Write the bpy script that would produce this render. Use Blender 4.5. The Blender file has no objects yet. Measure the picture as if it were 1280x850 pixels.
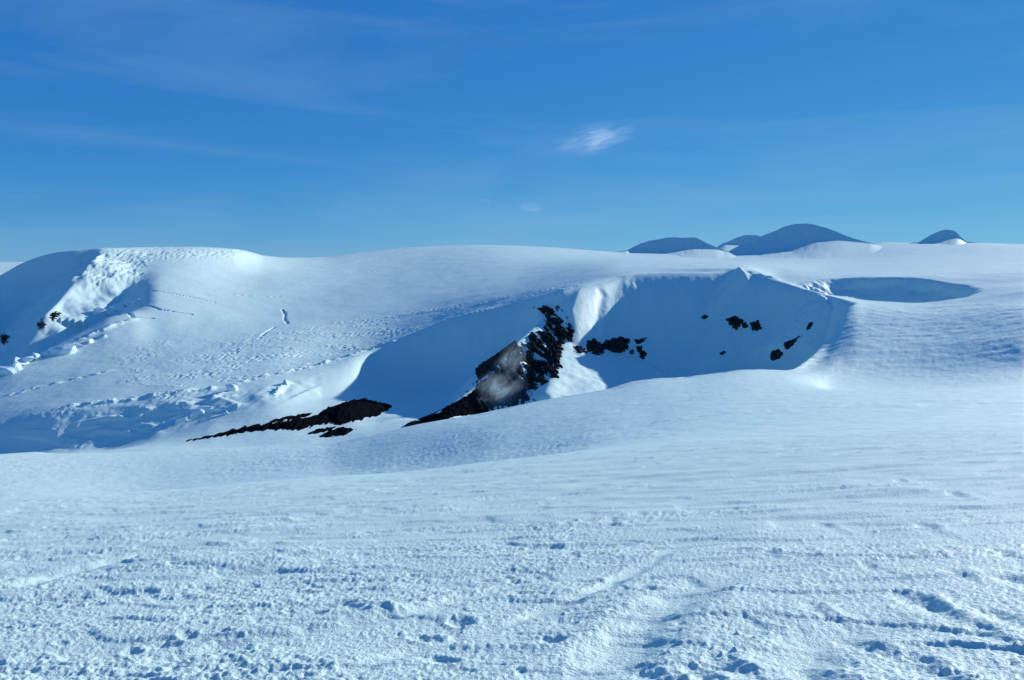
import bpy, bmesh, math, random
import numpy as np

# ------------------------------------------------------------------ camera
F_PX, CX, CY, HORIZON = 985.0, 640.0, 425.0, 325.0
PITCH = math.atan((CY - HORIZON) / F_PX)
scene = bpy.context.scene
cam_data = bpy.data.cameras.new('camera')
cam_data.sensor_width = 36.0
cam_data.lens = 36.0 * F_PX / 1280.0
cam_data.clip_start = 0.1
cam_data.clip_end = 120000.0
cam = bpy.data.objects.new('camera', cam_data)
cam.location = (0, 0, 0)
cam.rotation_euler = (math.radians(90) - PITCH, 0, 0)
scene.collection.objects.link(cam)
scene.camera = cam

# ------------------------------------------------------------------ world, sun, exposure
SUN_AZ, SUN_EL = math.radians(54.0), math.radians(19.5)   # azimuth clockwise from +Y (straight ahead)
world = bpy.data.worlds.new('World')
scene.world = world
world.use_nodes = True
wt = world.node_tree
wt.nodes.clear()
def wn(t): return wt.nodes.new(t)
w_out = wn('ShaderNodeOutputWorld'); w_bg = wn('ShaderNodeBackground')
w_bg.inputs['Strength'].default_value = 0.084
sky = wn('ShaderNodeTexSky')
sky.sky_type = 'NISHITA'; sky.sun_disc = False
sky.sun_elevation = SUN_EL; sky.sun_rotation = SUN_AZ
sky.altitude = 1400; sky.air_density = 0.7; sky.dust_density = 0.0; sky.ozone_density = 8.0
# camera-like response of the sky colours, per channel
w_sep = wn('ShaderNodeSeparateColor'); w_comb = wn('ShaderNodeCombineColor')
wt.links.new(sky.outputs['Color'], w_sep.inputs['Color'])
for ch, (g, k) in zip(('Red', 'Green', 'Blue'), ((0.88, 0.59), (0.568, 1.62), (0.273, 3.92))):
    pw = wn('ShaderNodeMath'); pw.operation = 'POWER'; pw.inputs[1].default_value = g
    ml = wn('ShaderNodeMath'); ml.operation = 'MULTIPLY'; ml.inputs[1].default_value = k
    wt.links.new(w_sep.outputs[ch], pw.inputs[0]); wt.links.new(pw.outputs[0], ml.inputs[0]); wt.links.new(ml.outputs[0], w_comb.inputs[ch])
# thin high cirrus streaks in the sky
w_tc = wn('ShaderNodeTexCoord'); w_map = wn('ShaderNodeMapping')
w_map.inputs['Rotation'].default_value = (0, math.radians(9), math.radians(14))
w_map.inputs['Scale'].default_value = (1.3, 1.3, 9.0); w_map.inputs['Location'].default_value = (2.3, 0.9, 0.4)
w_noise = wn('ShaderNodeTexNoise'); w_noise.inputs['Scale'].default_value = 1.6
w_noise.inputs['Detail'].default_value = 7; w_noise.inputs['Roughness'].default_value = 0.55
w_noise.inputs['Distortion'].default_value = 0.5
w_ramp = wn('ShaderNodeMapRange')
w_ramp.inputs['From Min'].default_value = 0.44; w_ramp.inputs['From Max'].default_value = 0.85
w_ramp.inputs['To Min'].default_value = 0.0; w_ramp.inputs['To Max'].default_value = 0.26
w_cl = wn('ShaderNodeMix'); w_cl.data_type = 'RGBA'; w_cl.blend_type = 'MIX'
w_cl.inputs[7].default_value = (3.6, 5.8, 7.6, 1)
wt.links.new(w_tc.outputs['Generated'], w_map.inputs['Vector'])
wt.links.new(w_map.outputs['Vector'], w_noise.inputs['Vector'])
wt.links.new(w_noise.outputs['Fac'], w_ramp.inputs['Value'])
wt.links.new(w_ramp.outputs['Result'], w_cl.inputs['Factor'])
wt.links.new(w_comb.outputs['Color'], w_cl.inputs[6])
wt.links.new(w_cl.outputs[2], w_bg.inputs['Color'])
wt.links.new(w_bg.outputs['Background'], w_out.inputs['Surface'])

sun_data = bpy.data.lights.new('sun', 'SUN')
sun_data.energy = 4.3; sun_data.angle = math.radians(0.53); sun_data.color = (1.0, 1.0, 0.96)
sun = bpy.data.objects.new('sun', sun_data)
SUN = np.array([math.cos(SUN_EL) * math.sin(SUN_AZ), math.cos(SUN_EL) * math.cos(SUN_AZ), math.sin(SUN_EL)])
from mathutils import Vector
sun.rotation_euler = Vector(SUN).to_track_quat('Z', 'Y').to_euler()
sun.location = (200, 100, 300)
scene.collection.objects.link(sun)

vs = scene.view_settings
vs.view_transform = 'Standard'; vs.look = 'None'; vs.gamma = 1.0; vs.use_curve_mapping = False
vs.exposure = 0.22
scene.cycles.max_bounces = 6
scene.cycles.volume_bounces = 2
scene.cycles.use_denoising = True

# ------------------------------------------------------------------ maths helpers
def ray(px, py):
    """pixel of the 1280 x 850 frame -> azimuth, tangent of elevation"""
    a = (np.asarray(px, float) - CX) / F_PX
    b = (CY - np.asarray(py, float)) / F_PX
    dx = a; dy = math.cos(PITCH) + b * math.sin(PITCH); dz = -math.sin(PITCH) + b * math.cos(PITCH)
    return np.arctan2(dx, dy), dz / np.hypot(dx, dy)

def project(x, y, z):
    d = y * math.cos(PITCH) - z * math.sin(PITCH)
    u = y * math.sin(PITCH) + z * math.cos(PITCH)
    d = np.where(np.abs(d) < 1e-6, 1e-6, d)
    return CX + F_PX * x / d, CY - F_PX * u / d

def point(px, py, r):
    az, v = ray(px, py)
    return np.array([r * math.sin(az), r * math.cos(az), r * float(v)])

def pchip_slopes(x, y):
    """monotone cubic slopes along axis 0 (x same shape as y)"""
    h = np.diff(x, axis=0); d = np.diff(y, axis=0) / h
    m = np.zeros_like(y)
    w1 = 2 * h[1:] + h[:-1]; w2 = h[1:] + 2 * h[:-1]
    with np.errstate(divide='ignore', invalid='ignore'):
        hm = (w1 + w2) / (w1 / d[:-1] + w2 / d[1:])
    m[1:-1] = np.where(d[:-1] * d[1:] > 0, hm, 0.0)
    m[0] = d[0]; m[-1] = d[-1]
    return m

def pchip(xk, yk, x):
    xk = np.asarray(xk, float); yk = np.asarray(yk, float)
    if len(xk) == 1: return np.full_like(x, yk[0])
    if len(xk) == 2: return np.interp(x, xk, yk)
    m = pchip_slopes(xk, yk)
    xc = np.clip(x, xk[0], xk[-1])
    i = np.clip(np.searchsorted(xk, xc) - 1, 0, len(xk) - 2)
    h = xk[i + 1] - xk[i]; t = (xc - xk[i]) / h
    return ((1 + 2 * t) * (1 - t) ** 2 * yk[i] + t * (1 - t) ** 2 * h * m[i]
            + t * t * (3 - 2 * t) * yk[i + 1] + t * t * (t - 1) * h * m[i + 1])

_rng = np.random.RandomState(7)
_perm = np.concatenate([_rng.permutation(512)] * 2).astype(np.int32)
_ga = _rng.rand(512) * 2 * np.pi
_gx, _gy = np.cos(_ga).astype(np.float32), np.sin(_ga).astype(np.float32)
def perlin(x, y, seed=0):
    x = np.asarray(x, np.float64) + seed * 17.37; y = np.asarray(y, np.float64) + seed * 9.71
    xi = np.floor(x); yi = np.floor(y)
    fx = (x - xi).astype(np.float32); fy = (y - yi).astype(np.float32)
    xi = xi.astype(np.int64) & 511; yi = yi.astype(np.int64) & 511
    x1 = (xi + 1) & 511; y1 = (yi + 1) & 511
    def g(a, b, dx, dy):
        k = _perm[(_perm[a] + b) & 511] & 511
        return _gx[k] * dx + _gy[k] * dy
    u = fx * fx * fx * (fx * (fx * 6 - 15) + 10); w = fy * fy * fy * (fy * (fy * 6 - 15) + 10)
    a = g(xi, yi, fx, fy); b = g(x1, yi, fx - 1, fy); c = g(xi, y1, fx, fy - 1); d = g(x1, y1, fx - 1, fy - 1)
    return ((a + u * (b - a)) * (1 - w) + (c + u * (d - c)) * w) * 1.45

def fbm(x, y, octaves=4, gain=0.5, seed=0):
    s = np.zeros(np.shape(x), np.float32); a = 1.0
    for o in range(octaves):
        s = s + a * perlin(x * 2 ** o, y * 2 ** o, seed + o); a *= gain
    return s

def ridged(x, y, octaves=4, gain=0.5, seed=0):
    s = np.zeros(np.shape(x), np.float32); a = 1.0
    for o in range(octaves):
        s = s + a * (1 - 2 * np.abs(perlin(x * 2 ** o, y * 2 ** o, seed + o))); a *= gain
    return s

def smooth(e0, e1, x):
    t = np.clip((x - e0) / (e1 - e0), 0, 1)
    return t * t * (3 - 2 * t)

def smax(a, b, k):
    h = np.clip(0.5 + 0.5 * (a - b) / k, 0, 1)
    return b + (a - b) * h + k * h * (1 - h)

def poly_sd(px, py, poly):
    """signed distance (positive inside) to a polygon"""
    poly = np.asarray(poly, float); n = len(poly)
    d = np.full(px.shape, 1e9); inside = np.zeros(px.shape, bool)
    for i in range(n):
        ax, ay = poly[i]; bx, by = poly[(i + 1) % n]
        ex, ey = bx - ax, by - ay
        t = np.clip(((px - ax) * ex + (py - ay) * ey) / (ex * ex + ey * ey + 1e-9), 0, 1)
        d = np.minimum(d, np.hypot(px - ax - t * ex, py - ay - t * ey))
        c = ((ay > py) != (by > py)) & (px < (bx - ax) * (py - ay) / (by - ay + 1e-12) + ax)
        inside ^= c
    return np.where(inside, d, -d)

def path_dist(x, y, pts):
    """distance to a 2-D polyline, interpolated third coordinate and signed side"""
    best = np.full(np.shape(x), 1e9); zz = np.zeros(np.shape(x)); side = np.zeros(np.shape(x)); s_along = np.zeros(np.shape(x))
    acc = 0.0
    for (ax, ay, az), (bx, by, bz) in zip(pts[:-1], pts[1:]):
        ex, ey = bx - ax, by - ay; L = math.hypot(ex, ey)
        t = np.clip(((x - ax) * ex + (y - ay) * ey) / (L * L), 0, 1)
        d = np.hypot(x - ax - t * ex, y - ay - t * ey)
        near = d < best
        best = np.where(near, d, best); zz = np.where(near, az + t * (bz - az), zz)
        side = np.where(near, ((x - ax) * ey - (y - ay) * ex) / L, side)
        s_along = np.where(near, acc + t * L, s_along)
        acc += L
    return best, zz, side, s_along

# ------------------------------------------------------------------ scene helpers
def link(o, parent=None):
    scene.collection.objects.link(o)
    if parent: o.parent = parent
    return o

def tag(o, label=None, cat=None, group=None, kind=None):
    if label: o['label'] = label
    if cat: o['category'] = cat
    if group: o['group'] = group
    if kind: o['kind'] = kind
    return o

def grid_mesh(name, X, Y, Z, mats, keep=None, smooth_shade=True):
    """rows x cols of points -> quad mesh"""
    nr, nc = X.shape
    co = np.stack([X, Y, Z], -1).reshape(-1, 3).astype(np.float32)
    idx = np.arange(nr * nc).reshape(nr, nc)
    q = np.stack([idx[:-1, :-1], idx[:-1, 1:], idx[1:, 1:], idx[1:, :-1]], -1).reshape(-1, 4)
    if keep is not None:
        q = q[keep.reshape(-1)]
        used = np.zeros(len(co), bool); used[q.reshape(-1)] = True
        remap = np.cumsum(used) - 1
        co = co[used]; q = remap[q]
    me = bpy.data.meshes.new(name)
    me.vertices.add(len(co)); me.vertices.foreach_set('co', co.reshape(-1))
    me.loops.add(q.size); me.loops.foreach_set('vertex_index', q.reshape(-1).astype(np.int32))
    me.polygons.add(len(q)); me.polygons.foreach_set('loop_start', (np.arange(len(q)) * 4).astype(np.int32))
    me.polygons.foreach_set('loop_total', np.full(len(q), 4, np.int32))
    me.update(calc_edges=True)
    me.polygons.foreach_set('use_smooth', np.full(len(q), smooth_shade))
    for m in mats: me.materials.append(m)
    return bpy.data.objects.new(name, me)

# ------------------------------------------------------------------ materials
def new_mat(name):
    m = bpy.data.materials.new(name); m.use_nodes = True
    return m, m.node_tree, m.node_tree.nodes['Principled BSDF']

def snow_material(name, bumps, base=(0.69, 0.87, 0.775), rough=0.55):
    m, t, b = new_mat(name)
    tc = t.nodes.new('ShaderNodeTexCoord')
    col = t.nodes.new('ShaderNodeTexNoise'); col.inputs['Scale'].default_value = bumps[0][0] * 0.13
    col.inputs['Detail'].default_value = 5
    mix = t.nodes.new('ShaderNodeMix'); mix.data_type = 'RGBA'
    mix.inputs[6].default_value = (base[0] * .93, base[1] * .95, base[2] * .98, 1); mix.inputs[7].default_value = (*base, 1)
    t.links.new(tc.outputs['Object'], col.inputs['Vector'])
    t.links.new(col.outputs['Fac'], mix.inputs['Factor'])
    t.links.new(mix.outputs[2], b.inputs['Base Color'])
    b.inputs['Roughness'].default_value = rough
    b.inputs['Specular IOR Level'].default_value = 0.35
    prev = None
    for scale, strength, dist in bumps:
        n = t.nodes.new('ShaderNodeTexNoise'); n.inputs['Scale'].default_value = scale
        n.inputs['Detail'].default_value = 4; n.inputs['Roughness'].default_value = 0.6
        t.links.new(tc.outputs['Object'], n.inputs['Vector'])
        bp = t.nodes.new('ShaderNodeBump'); bp.inputs['Strength'].default_value = strength; bp.inputs['Distance'].default_value = dist
        t.links.new(n.outputs['Fac'], bp.inputs['Height'])
        if prev: t.links.new(prev.outputs['Normal'], bp.inputs['Normal'])
        prev = bp
    t.links.new(prev.outputs['Normal'], b.inputs['Normal'])
    return m

M_NEAR = snow_material('near_snow', [(22.0, 0.6, 0.04), (55.0, 0.7, 0.015)])
M_FAR = snow_material('far_snow', [(0.12, 0.35, 1.2), (0.6, 0.25, 0.3)])
M_ICE = snow_material('glacier_ice', [(0.25, 0.5, 1.0), (1.2, 0.4, 0.3)], base=(0.74, 0.90, 0.88), rough=0.4)

def rock_material(name, dark, light, scale):
    m, t, b = new_mat(name)
    tc = t.nodes.new('ShaderNodeTexCoord')
    n = t.nodes.new('ShaderNodeTexNoise'); n.inputs['Scale'].default_value = scale; n.inputs['Detail'].default_value = 8
    r = t.nodes.new('ShaderNodeValToRGB')
    r.color_ramp.elements[0].color = (*dark, 1); r.color_ramp.elements[1].color = (*light, 1)
    r.color_ramp.elements[0].position = 0.35; r.color_ramp.elements[1].position = 0.75
    t.links.new(tc.outputs['Object'], n.inputs['Vector']); t.links.new(n.outputs['Fac'], r.inputs['Fac'])
    t.links.new(r.outputs['Color'], b.inputs['Base Color'])
    b.inputs['Roughness'].default_value = 0.9; b.inputs['Specular IOR Level'].default_value = 0.0
    bp = t.nodes.new('ShaderNodeBump'); bp.inputs['Strength'].default_value = 0.7; bp.inputs['Distance'].default_value = 0.6
    t.links.new(n.outputs['Fac'], bp.inputs['Height']); t.links.new(bp.outputs['Normal'], b.inputs['Normal'])
    return m
M_ROCK = rock_material('volcanic_rock', (0.010, 0.010, 0.011), (0.085, 0.077, 0.072), 0.5)
M_ASH = rock_material('black_ash', (0.004, 0.0048, 0.007), (0.009, 0.010, 0.014), 0.6)
M_SCREE = rock_material('grey_scree', (0.022, 0.026, 0.032), (0.125, 0.14, 0.155), 0.6)

# ------------------------------------------------------------------ the terrain as a loft of real contour lines
# every line: pixel column -> (pixel row, distance in metres); they become 3-D lines on the mountain
AZ_EDGE = 0.72
def sym(n, a, b): return np.linspace(a, b, n)
az_core = ray(np.linspace(-70, 1350, 1110), np.full(1110, 425.0))[0]
az_cols = np.concatenate([np.linspace(-math.pi, az_core[0], 27)[:-1], az_core, np.linspace(az_core[-1], math.pi, 27)[1:]])

def curve(keys):
    """dict px:(py, r) -> r(az), z(az)"""
    ks = sorted(keys.items())
    px = np.array([k for k, _ in ks], float); py = np.array([v[0] for _, v in ks], float); rr = np.array([v[1] for _, v in ks], float)
    az, v = ray(px, py)
    vv = pchip(az, v, az_cols); r = pchip(az, rr, az_cols)
    return r, vv * r

CREST1 = curve({-60: (628, 45), 0: (624, 45), 240: (612, 45), 470: (594, 45), 640: (576, 45), 900: (553, 45), 1100: (542, 45), 1280: (535, 45)})
# near plane fitted to the first crest line
_x = np.sin(az_core) * 45; _y = np.cos(az_core) * 45; _z = CREST1[1][26:26 + len(az_core)] + 1.7
_A = np.stack([_x, -_y], 1); BX, BY = np.linalg.lstsq(_A, _z, rcond=None)[0]
def plane_z(x, y): return -1.7 + BX * x - BY * y
def near_line(r):
    x = np.sin(az_cols) * r; y = np.cos(az_cols) * r
    return np.full_like(az_cols, r), plane_z(x, y) + 0.0
LINES = [
 ('n0', near_line(0.6), 0), ('n1', near_line(2.5), 6), ('n2', near_line(4.6), 20), ('n3', near_line(9.0), 165), ('n4', near_line(20.0), 120),
 ('crest1', CREST1, 75),
 ('mid1', curve({0: (640, 150), 240: (628, 150), 470: (604, 140), 640: (576, 118), 760: (552, 100), 900: (533, 95), 1280: (512, 100)}), 36),
 ('mid2', curve({0: (618, 300), 200: (610, 288), 400: (591, 255), 500: (572, 235), 640: (538, 204), 800: (508, 195), 940: (490, 205), 1100: (490, 210), 1280: (486, 220)}), 50),
 ('small_crest', curve({-60: (571, 440), 0: (570, 440), 200: (565, 415), 400: (557, 356), 460: (547, 336), 520: (534, 326), 600: (520, 315), 680: (503, 318), 760: (489, 322), 815: (478, 327), 860: (474, 332), 940: (466, 342), 985: (467, 360), 1050: (472, 390), 1150: (472, 400), 1280: (464, 400)}), 50),
 ('outer', curve({-60: (570, 480), 0: (569, 480), 200: (564, 442), 400: (556, 368), 460: (546, 340), 520: (532.5, 335), 600: (518.5, 330), 680: (501.5, 333), 760: (487.5, 337), 815: (476, 342), 860: (472.5, 347), 940: (464, 357), 985: (465, 380), 1010: (458, 430), 1030: (449, 462), 1045: (438, 480), 1058: (430, 490), 1070: (427, 490), 1085: (426, 490), 1150: (426, 486), 1280: (420, 464)}), 30),
 ('near_rim', curve({-60: (569, 500), 0: (568, 500), 20: (566.5, 500), 40: (565, 500), 70: (567, 495), 200: (563, 460), 400: (555, 382), 460: (545, 355), 520: (531, 350), 600: (517, 345), 680: (500, 348), 760: (486, 352), 790: (477, 355), 815: (474, 357), 860: (471, 362), 900: (466, 366), 940: (462, 372), 985: (463, 400), 1010: (450, 455), 1030: (430, 520), 1045: (406, 575), 1058: (387, 612), 1070: (381, 628), 1085: (383, 625), 1150: (387, 612), 1280: (379, 585)}), 60),
 ('drop', curve({-60: (590, 545), 0: (585, 545), 200: (575, 505), 400: (564, 440), 460: (560, 415), 520: (560, 412), 600: (560, 412), 680: (560, 415), 760: (560, 420), 860: (545, 430), 940: (530, 440), 985: (510, 470), 1010: (480, 520), 1030: (447, 560), 1045: (418, 600), 1058: (393, 625), 1070: (380, 636), 1085: (382, 633), 1150: (386.2, 620), 1280: (378.2, 593)}), 14),
 ('floor', curve({-60: (575, 600), 0: (572, 600), 100: (568, 575), 200: (561, 550), 300: (557, 540), 400: (551, 530), 460: (540, 540), 520: (528, 560), 600: (530, 560), 700: (520, 570), 800: (510, 580), 900: (505, 580), 985: (482, 590), 1010: (470, 590), 1030: (443, 600), 1045: (416, 620), 1058: (392, 634), 1070: (379.5, 643), 1085: (381, 641), 1150: (385.4, 628), 1280: (377.4, 601)}), 20),
 ('wall_base', curve({-60: (571, 710), 0: (570, 698), 60: (567, 672), 120: (561, 660), 200: (541, 645), 330: (508, 642), 400: (500, 676), 440: (490, 718), 480: (485, 785), 520: (490, 788), 560: (487, 778), 600: (481, 755), 660: (478, 724), 700: (478, 706), 750: (480, 726), 800: (482, 745), 900: (480, 735), 985: (466, 670), 1010: (455, 650), 1030: (432, 640), 1045: (410, 640), 1058: (389.5, 645), 1070: (379, 650), 1085: (380, 649), 1150: (384.6, 636), 1280: (376.6, 609)}), 50),
 ('far_rim', curve({-60: (545, 770), 0: (530, 750), 60: (515, 735), 160: (502, 718), 230: (492, 712), 280: (486, 712), 330: (472, 740), 400: (457, 784), 440: (446, 814), 475: (433, 850), 520: (415, 864), 560: (399, 870), 640: (379, 860), 680: (368, 832), 700: (362, 818), 720: (357, 826), 750: (350, 855), 780: (344, 888), 850: (340, 906), 905: (341, 902), 925: (336, 880), 960: (347, 840), 990: (356, 795), 1030: (368, 720), 1060: (375.5, 672), 1085: (379.3, 662), 1150: (383.8, 645), 1280: (375.8, 618)}), 115),
 ('plateau_a', curve({-60: (528, 810), 0: (510, 800), 160: (482, 775), 330: (457, 800), 400: (446, 840), 480: (426, 885), 640: (375.5, 895), 700: (359.5, 875), 780: (342.5, 915), 905: (339, 922), 925: (335.5, 897), 990: (355.3, 812), 1030: (367, 740), 1060: (374, 695), 1085: (377.5, 690), 1150: (379.5, 690), 1200: (374, 700), 1280: (364, 680)}), 45),
 ('plateau_b', curve({-60: (515, 850), 0: (490, 860), 160: (455, 870), 330: (430, 900), 480: (409, 960), 640: (367, 960), 780: (338.5, 965), 925: (335, 950), 980: (352, 860), 1040: (359, 790), 1100: (362, 785), 1150: (361, 800), 1200: (358, 810), 1280: (353, 810)}), 80),
 ('plateau_c', curve({-60: (495, 920), 0: (463, 940), 60: (437, 980), 110: (410, 1050), 140: (396, 1085), 170: (391, 1105), 200: (390, 1105), 250: (395, 1090), 330: (402, 1060), 480: (388, 1080), 640: (357, 1080), 780: (333, 1080), 925: (333, 1045), 980: (346, 960), 1040: (347, 905), 1100: (345.5, 900), 1150: (344.5, 905), 1200: (344, 915), 1280: (341, 920)}), 85),
 ('valley', curve({-60: (520, 1100), 0: (488, 1120), 60: (460, 1160), 110: (428, 1180), 140: (404, 1185), 170: (385, 1200), 200: (375, 1215), 330: (377, 1280), 480: (362, 1350), 640: (342, 1350), 780: (327, 1350), 925: (329, 1350), 1040: (337, 1300), 1150: (335, 1300), 1280: (332, 1300)}), 26),
 ('flank', curve({-60: (420, 1310), 0: (400, 1460), 60: (381, 1470), 110: (358, 1470), 150: (343, 1480), 200: (335, 1480), 330: (350, 1520), 480: (335, 1750), 640: (322, 1800), 780: (323, 2000), 925: (325.5, 2300), 1040: (325, 2300), 1150: (321, 2200), 1280: (320, 2000)}), 60),
 ('skyline', curve({-60: (375, 1620), 0: (345, 1600), 30: (329, 1590), 60: (319, 1575), 75: (315.5, 1568), 100: (313, 1560), 125: (310, 1562), 160: (309.5, 1590), 200: (309, 1640), 240: (308.5, 1670), 290: (311, 1750), 310: (315, 1830), 330: (319.5, 1930), 370: (322, 2100), 400: (321.5, 2200), 440: (317, 2300), 520: (309, 2500), 600: (306.5, 2600), 680: (309, 2700), 750: (314, 3000), 790: (316.5, 3300), 850: (316, 3600), 900: (316, 3700), 1000: (312, 3800), 1080: (306, 3800), 1110: (303.5, 3800), 1150: (304, 3700), 1210: (304, 3600), 1280: (306, 3500)}), 70),
 ('behind', curve({-60: (350, 2400), 330: (338, 3000), 750: (332, 4400), 1000: (330, 5200), 1280: (330, 5200)}), 14),
 ('ice_cap_near', curve({-60: (339, 7000), 1280: (339, 7000)}), 6),
 ('ice_cap_horizon', curve({-60: (327.5, 40000), 1280: (327.5, 40000)}), 10),
]
_ks = [l[0] for l in LINES].index('skyline')
_w = smooth(ray(135, 400)[0], ray(105, 400)[0], az_cols)
LINES.insert(_ks + 1, ('back_edge', (LINES[_ks][1][0] + 30, LINES[_ks][1][1] - 0.3 - 11 * _w), 5))
R = np.stack([l[1][0] for l in LINES]); ZK = np.stack([l[1][1] for l in LINES])
# keep distances strictly increasing
for k in range(1, len(R)): R[k] = np.maximum(R[k], R[k - 1] + 0.5)
def blur_cols(A, n):
    k = np.hanning(n + 2)[1:-1]; k /= k.sum(); h = n // 2
    B = np.pad(A, ((0, 0), (h, h)), mode='edge')
    return np.stack([np.convolve(row, k, 'valid') for row in B])
R[6:] = blur_cols(R[6:], 9); ZK[6:] = blur_cols(ZK[6:], 9)
MS = pchip_slopes(R, ZK)
MS[6:] = blur_cols(MS[6:], 21)
_k = [l[0] for l in LINES].index('skyline')                # a sharp arete where the mountain falls to the left
_front = (ZK[_k] - ZK[_k - 1]) / (R[_k] - R[_k - 1])
MS[_k] = MS[_k] * (1 - _w) + _front * _w
rows_r, rows_z, row_line = [], [], []
for k in range(len(LINES) - 1):
    n = LINES[k + 1][2]
    u = np.arange(n)[:, None] / n
    if k == len(LINES) - 2: u = np.linspace(0, 1, n)[:, None]
    if LINES[k][0] in ('n2', 'n3', 'n4', 'crest1'):            # rows evenly spaced as the slope is seen
        u = (1 / (1 / R[k] + u * (1 / R[k + 1] - 1 / R[k])) - R[k]) / (R[k + 1] - R[k])
    h = R[k + 1] - R[k]
    rows_r.append(R[k] + u * h)
    rows_z.append((1 + 2 * u) * (1 - u) ** 2 * ZK[k] + u * (1 - u) ** 2 * h * MS[k] + u * u * (3 - 2 * u) * ZK[k + 1] + u * u * (u - 1) * h * MS[k + 1])
    row_line += [k] * n
RR = np.concatenate(rows_r); GZ = np.concatenate(rows_z); row_line = np.array(row_line)
GX = RR * np.sin(az_cols)[None]; GY = RR * np.cos(az_cols)[None]
NAME = [l[0] for l in LINES]
def rows_between(a, b):
    i, j = NAME.index(a), NAME.index(b)
    return np.where(row_line >= i)[0][0], np.where(row_line < j)[0][-1] + 1

# ---- ridges and hollows laid over the loft in the world
def P(px, py, r): return tuple(point(px, py, r))
def add_ridge(line, a, b, slope_right, slope_left, round_, k, wob_amp=0.0, wob_len=30, seed=3):
    global GZ
    i0, i1 = rows_between(a, b); sl = slice(i0, i1)
    x, y = GX[sl], GY[sl]
    d, zc, side, sa = path_dist(x, y, line)
    h = zc - np.where(sa <= 0, max(slope_right, slope_left), np.where(side > 0, slope_right, slope_left)) * (np.hypot(d, round_) - round_)
    if wob_amp: h = h + wob_amp * fbm(x / wob_len, y / wob_len, 4, 0.5, seed) * np.clip(d / 8, 0.15, 1)
    GZ[sl] = smax(GZ[sl], h, k)
# rock spur that runs down into the crater from the back wall
SPUR = [P(690, 383, 812), P(676, 402, 770), P(650, 425, 720), P(622, 458, 655), P(592, 486, 612), P(560, 509, 575), P(515, 532, 530)]
add_ridge(SPUR[::-1], 'floor', 'plateau_a', 0.70, 0.85, 2.0, 3.0, 3.5, 26)
# snow apron on the right of the spur
add_ridge([P(684, 490, 580), P(694, 462, 650), P(702, 438, 720), P(707, 425, 775)], 'floor', 'plateau_a', 0.30, 0.7, 3.0, 5.0, 1.5, 30)
# mountain spur at the far left
add_ridge([P(57, 393, 1250), P(75, 375, 1305), P(96, 351, 1385), P(116, 327, 1470), P(128, 315, 1556)], 'plateau_c', 'behind', 0.28, 0.66, 3.0, 6.0, 5.0, 60)
# second, smaller crater on the plateau: a bowl sunk into the snow
cc = (point(1100, 362, 797)[0], point(1100, 362, 797)[1])
i0, i1 = rows_between('far_rim', 'valley'); sl = slice(i0, i1)
dx, dy = GX[sl] - cc[0], GY[sl] - cc[1]
q = np.sqrt((dx / 74.0) ** 2 + (dy / 108.0) ** 2) + 0.06 * fbm(GX[sl] / 40, GY[sl] / 40, 4, 0.55, 23)
GZ[sl] -= 42.0 * np.clip(1 - q, 0, 1) ** 0.95 * smooth(1.0, 0.75, q)

PXG, PYG = project(GX, GY, GZ)
_vis = np.minimum.accumulate(np.where(RR < 1.0, 1e6, PYG), axis=0)
def column(px, py=425.0): return int(np.argmin(np.abs(az_cols - ray(px, py)[0])))
def hit_row(px, py, rmin=0.0):
    c = column(px, py)
    ok = (_vis[:, c] <= py) & (RR[:, c] >= rmin)
    return (int(np.argmax(ok)) if ok.any() else len(RR) - 1), c
def hit(px, py, rmin=0.0):
    i, c = hit_row(px, py, rmin)
    return np.array([GX[i, c], GY[i, c], GZ[i, c]])
# snow lobes standing out from the wall under the right hand rim
def lift(px, py, up, rmin): p = hit(px, py, rmin); return (p[0], p[1], p[2] + up)
add_ridge([lift(937, 358, 1, 650), lift(930, 348, 6, 650), lift(924, 340, 5, 650)], 'wall_base', 'plateau_a', 0.45, 1.0, 1.0, 1.5)
add_ridge([lift(1040, 388, 1, 600), lift(1030, 380, 5, 600), lift(1022, 374, 4, 600)], 'wall_base', 'plateau_a', 0.45, 1.0, 1.0, 1.5, 1.0, 8)
PXG, PYG = project(GX, GY, GZ)
_vis = np.minimum.accumulate(np.where(RR < 1.0, 1e6, PYG), axis=0)
def on_ground(px, py):
    """foreground plane under a pixel"""
    az, v = ray(px, py); ux, uy = math.sin(az), math.cos(az)
    r = -1.7 / (v - (BX * ux - BY * uy))
    return r * ux, r * uy

# ------------------------------------------------------------------ surface relief
# -- far snow
i_far = rows_between('crest1', 'mid1')[0]
sl = slice(i_far, None)
x, y, r, pxg, pyg = GX[sl], GY[sl], RR[sl], PXG[sl], PYG[sl]
dz = 0.55 * fbm(x / 60, y / 60, 4, 0.5, 11) * smooth(300, 700, r)
dz += 0.10 * fbm(x / 7, y / 2.6, 3, 0.55, 14) * smooth(40, 90, r) * (1 - smooth(380, 520, r))
dz += 0.16 * smooth(0.0, 0.25, perlin(x / 9, y / 3.2, 17)) * smooth(45, 100, r) * (1 - smooth(380, 520, r)) * smooth(-0.1, 0.4, perlin(x / 60, y / 40, 19))
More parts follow.
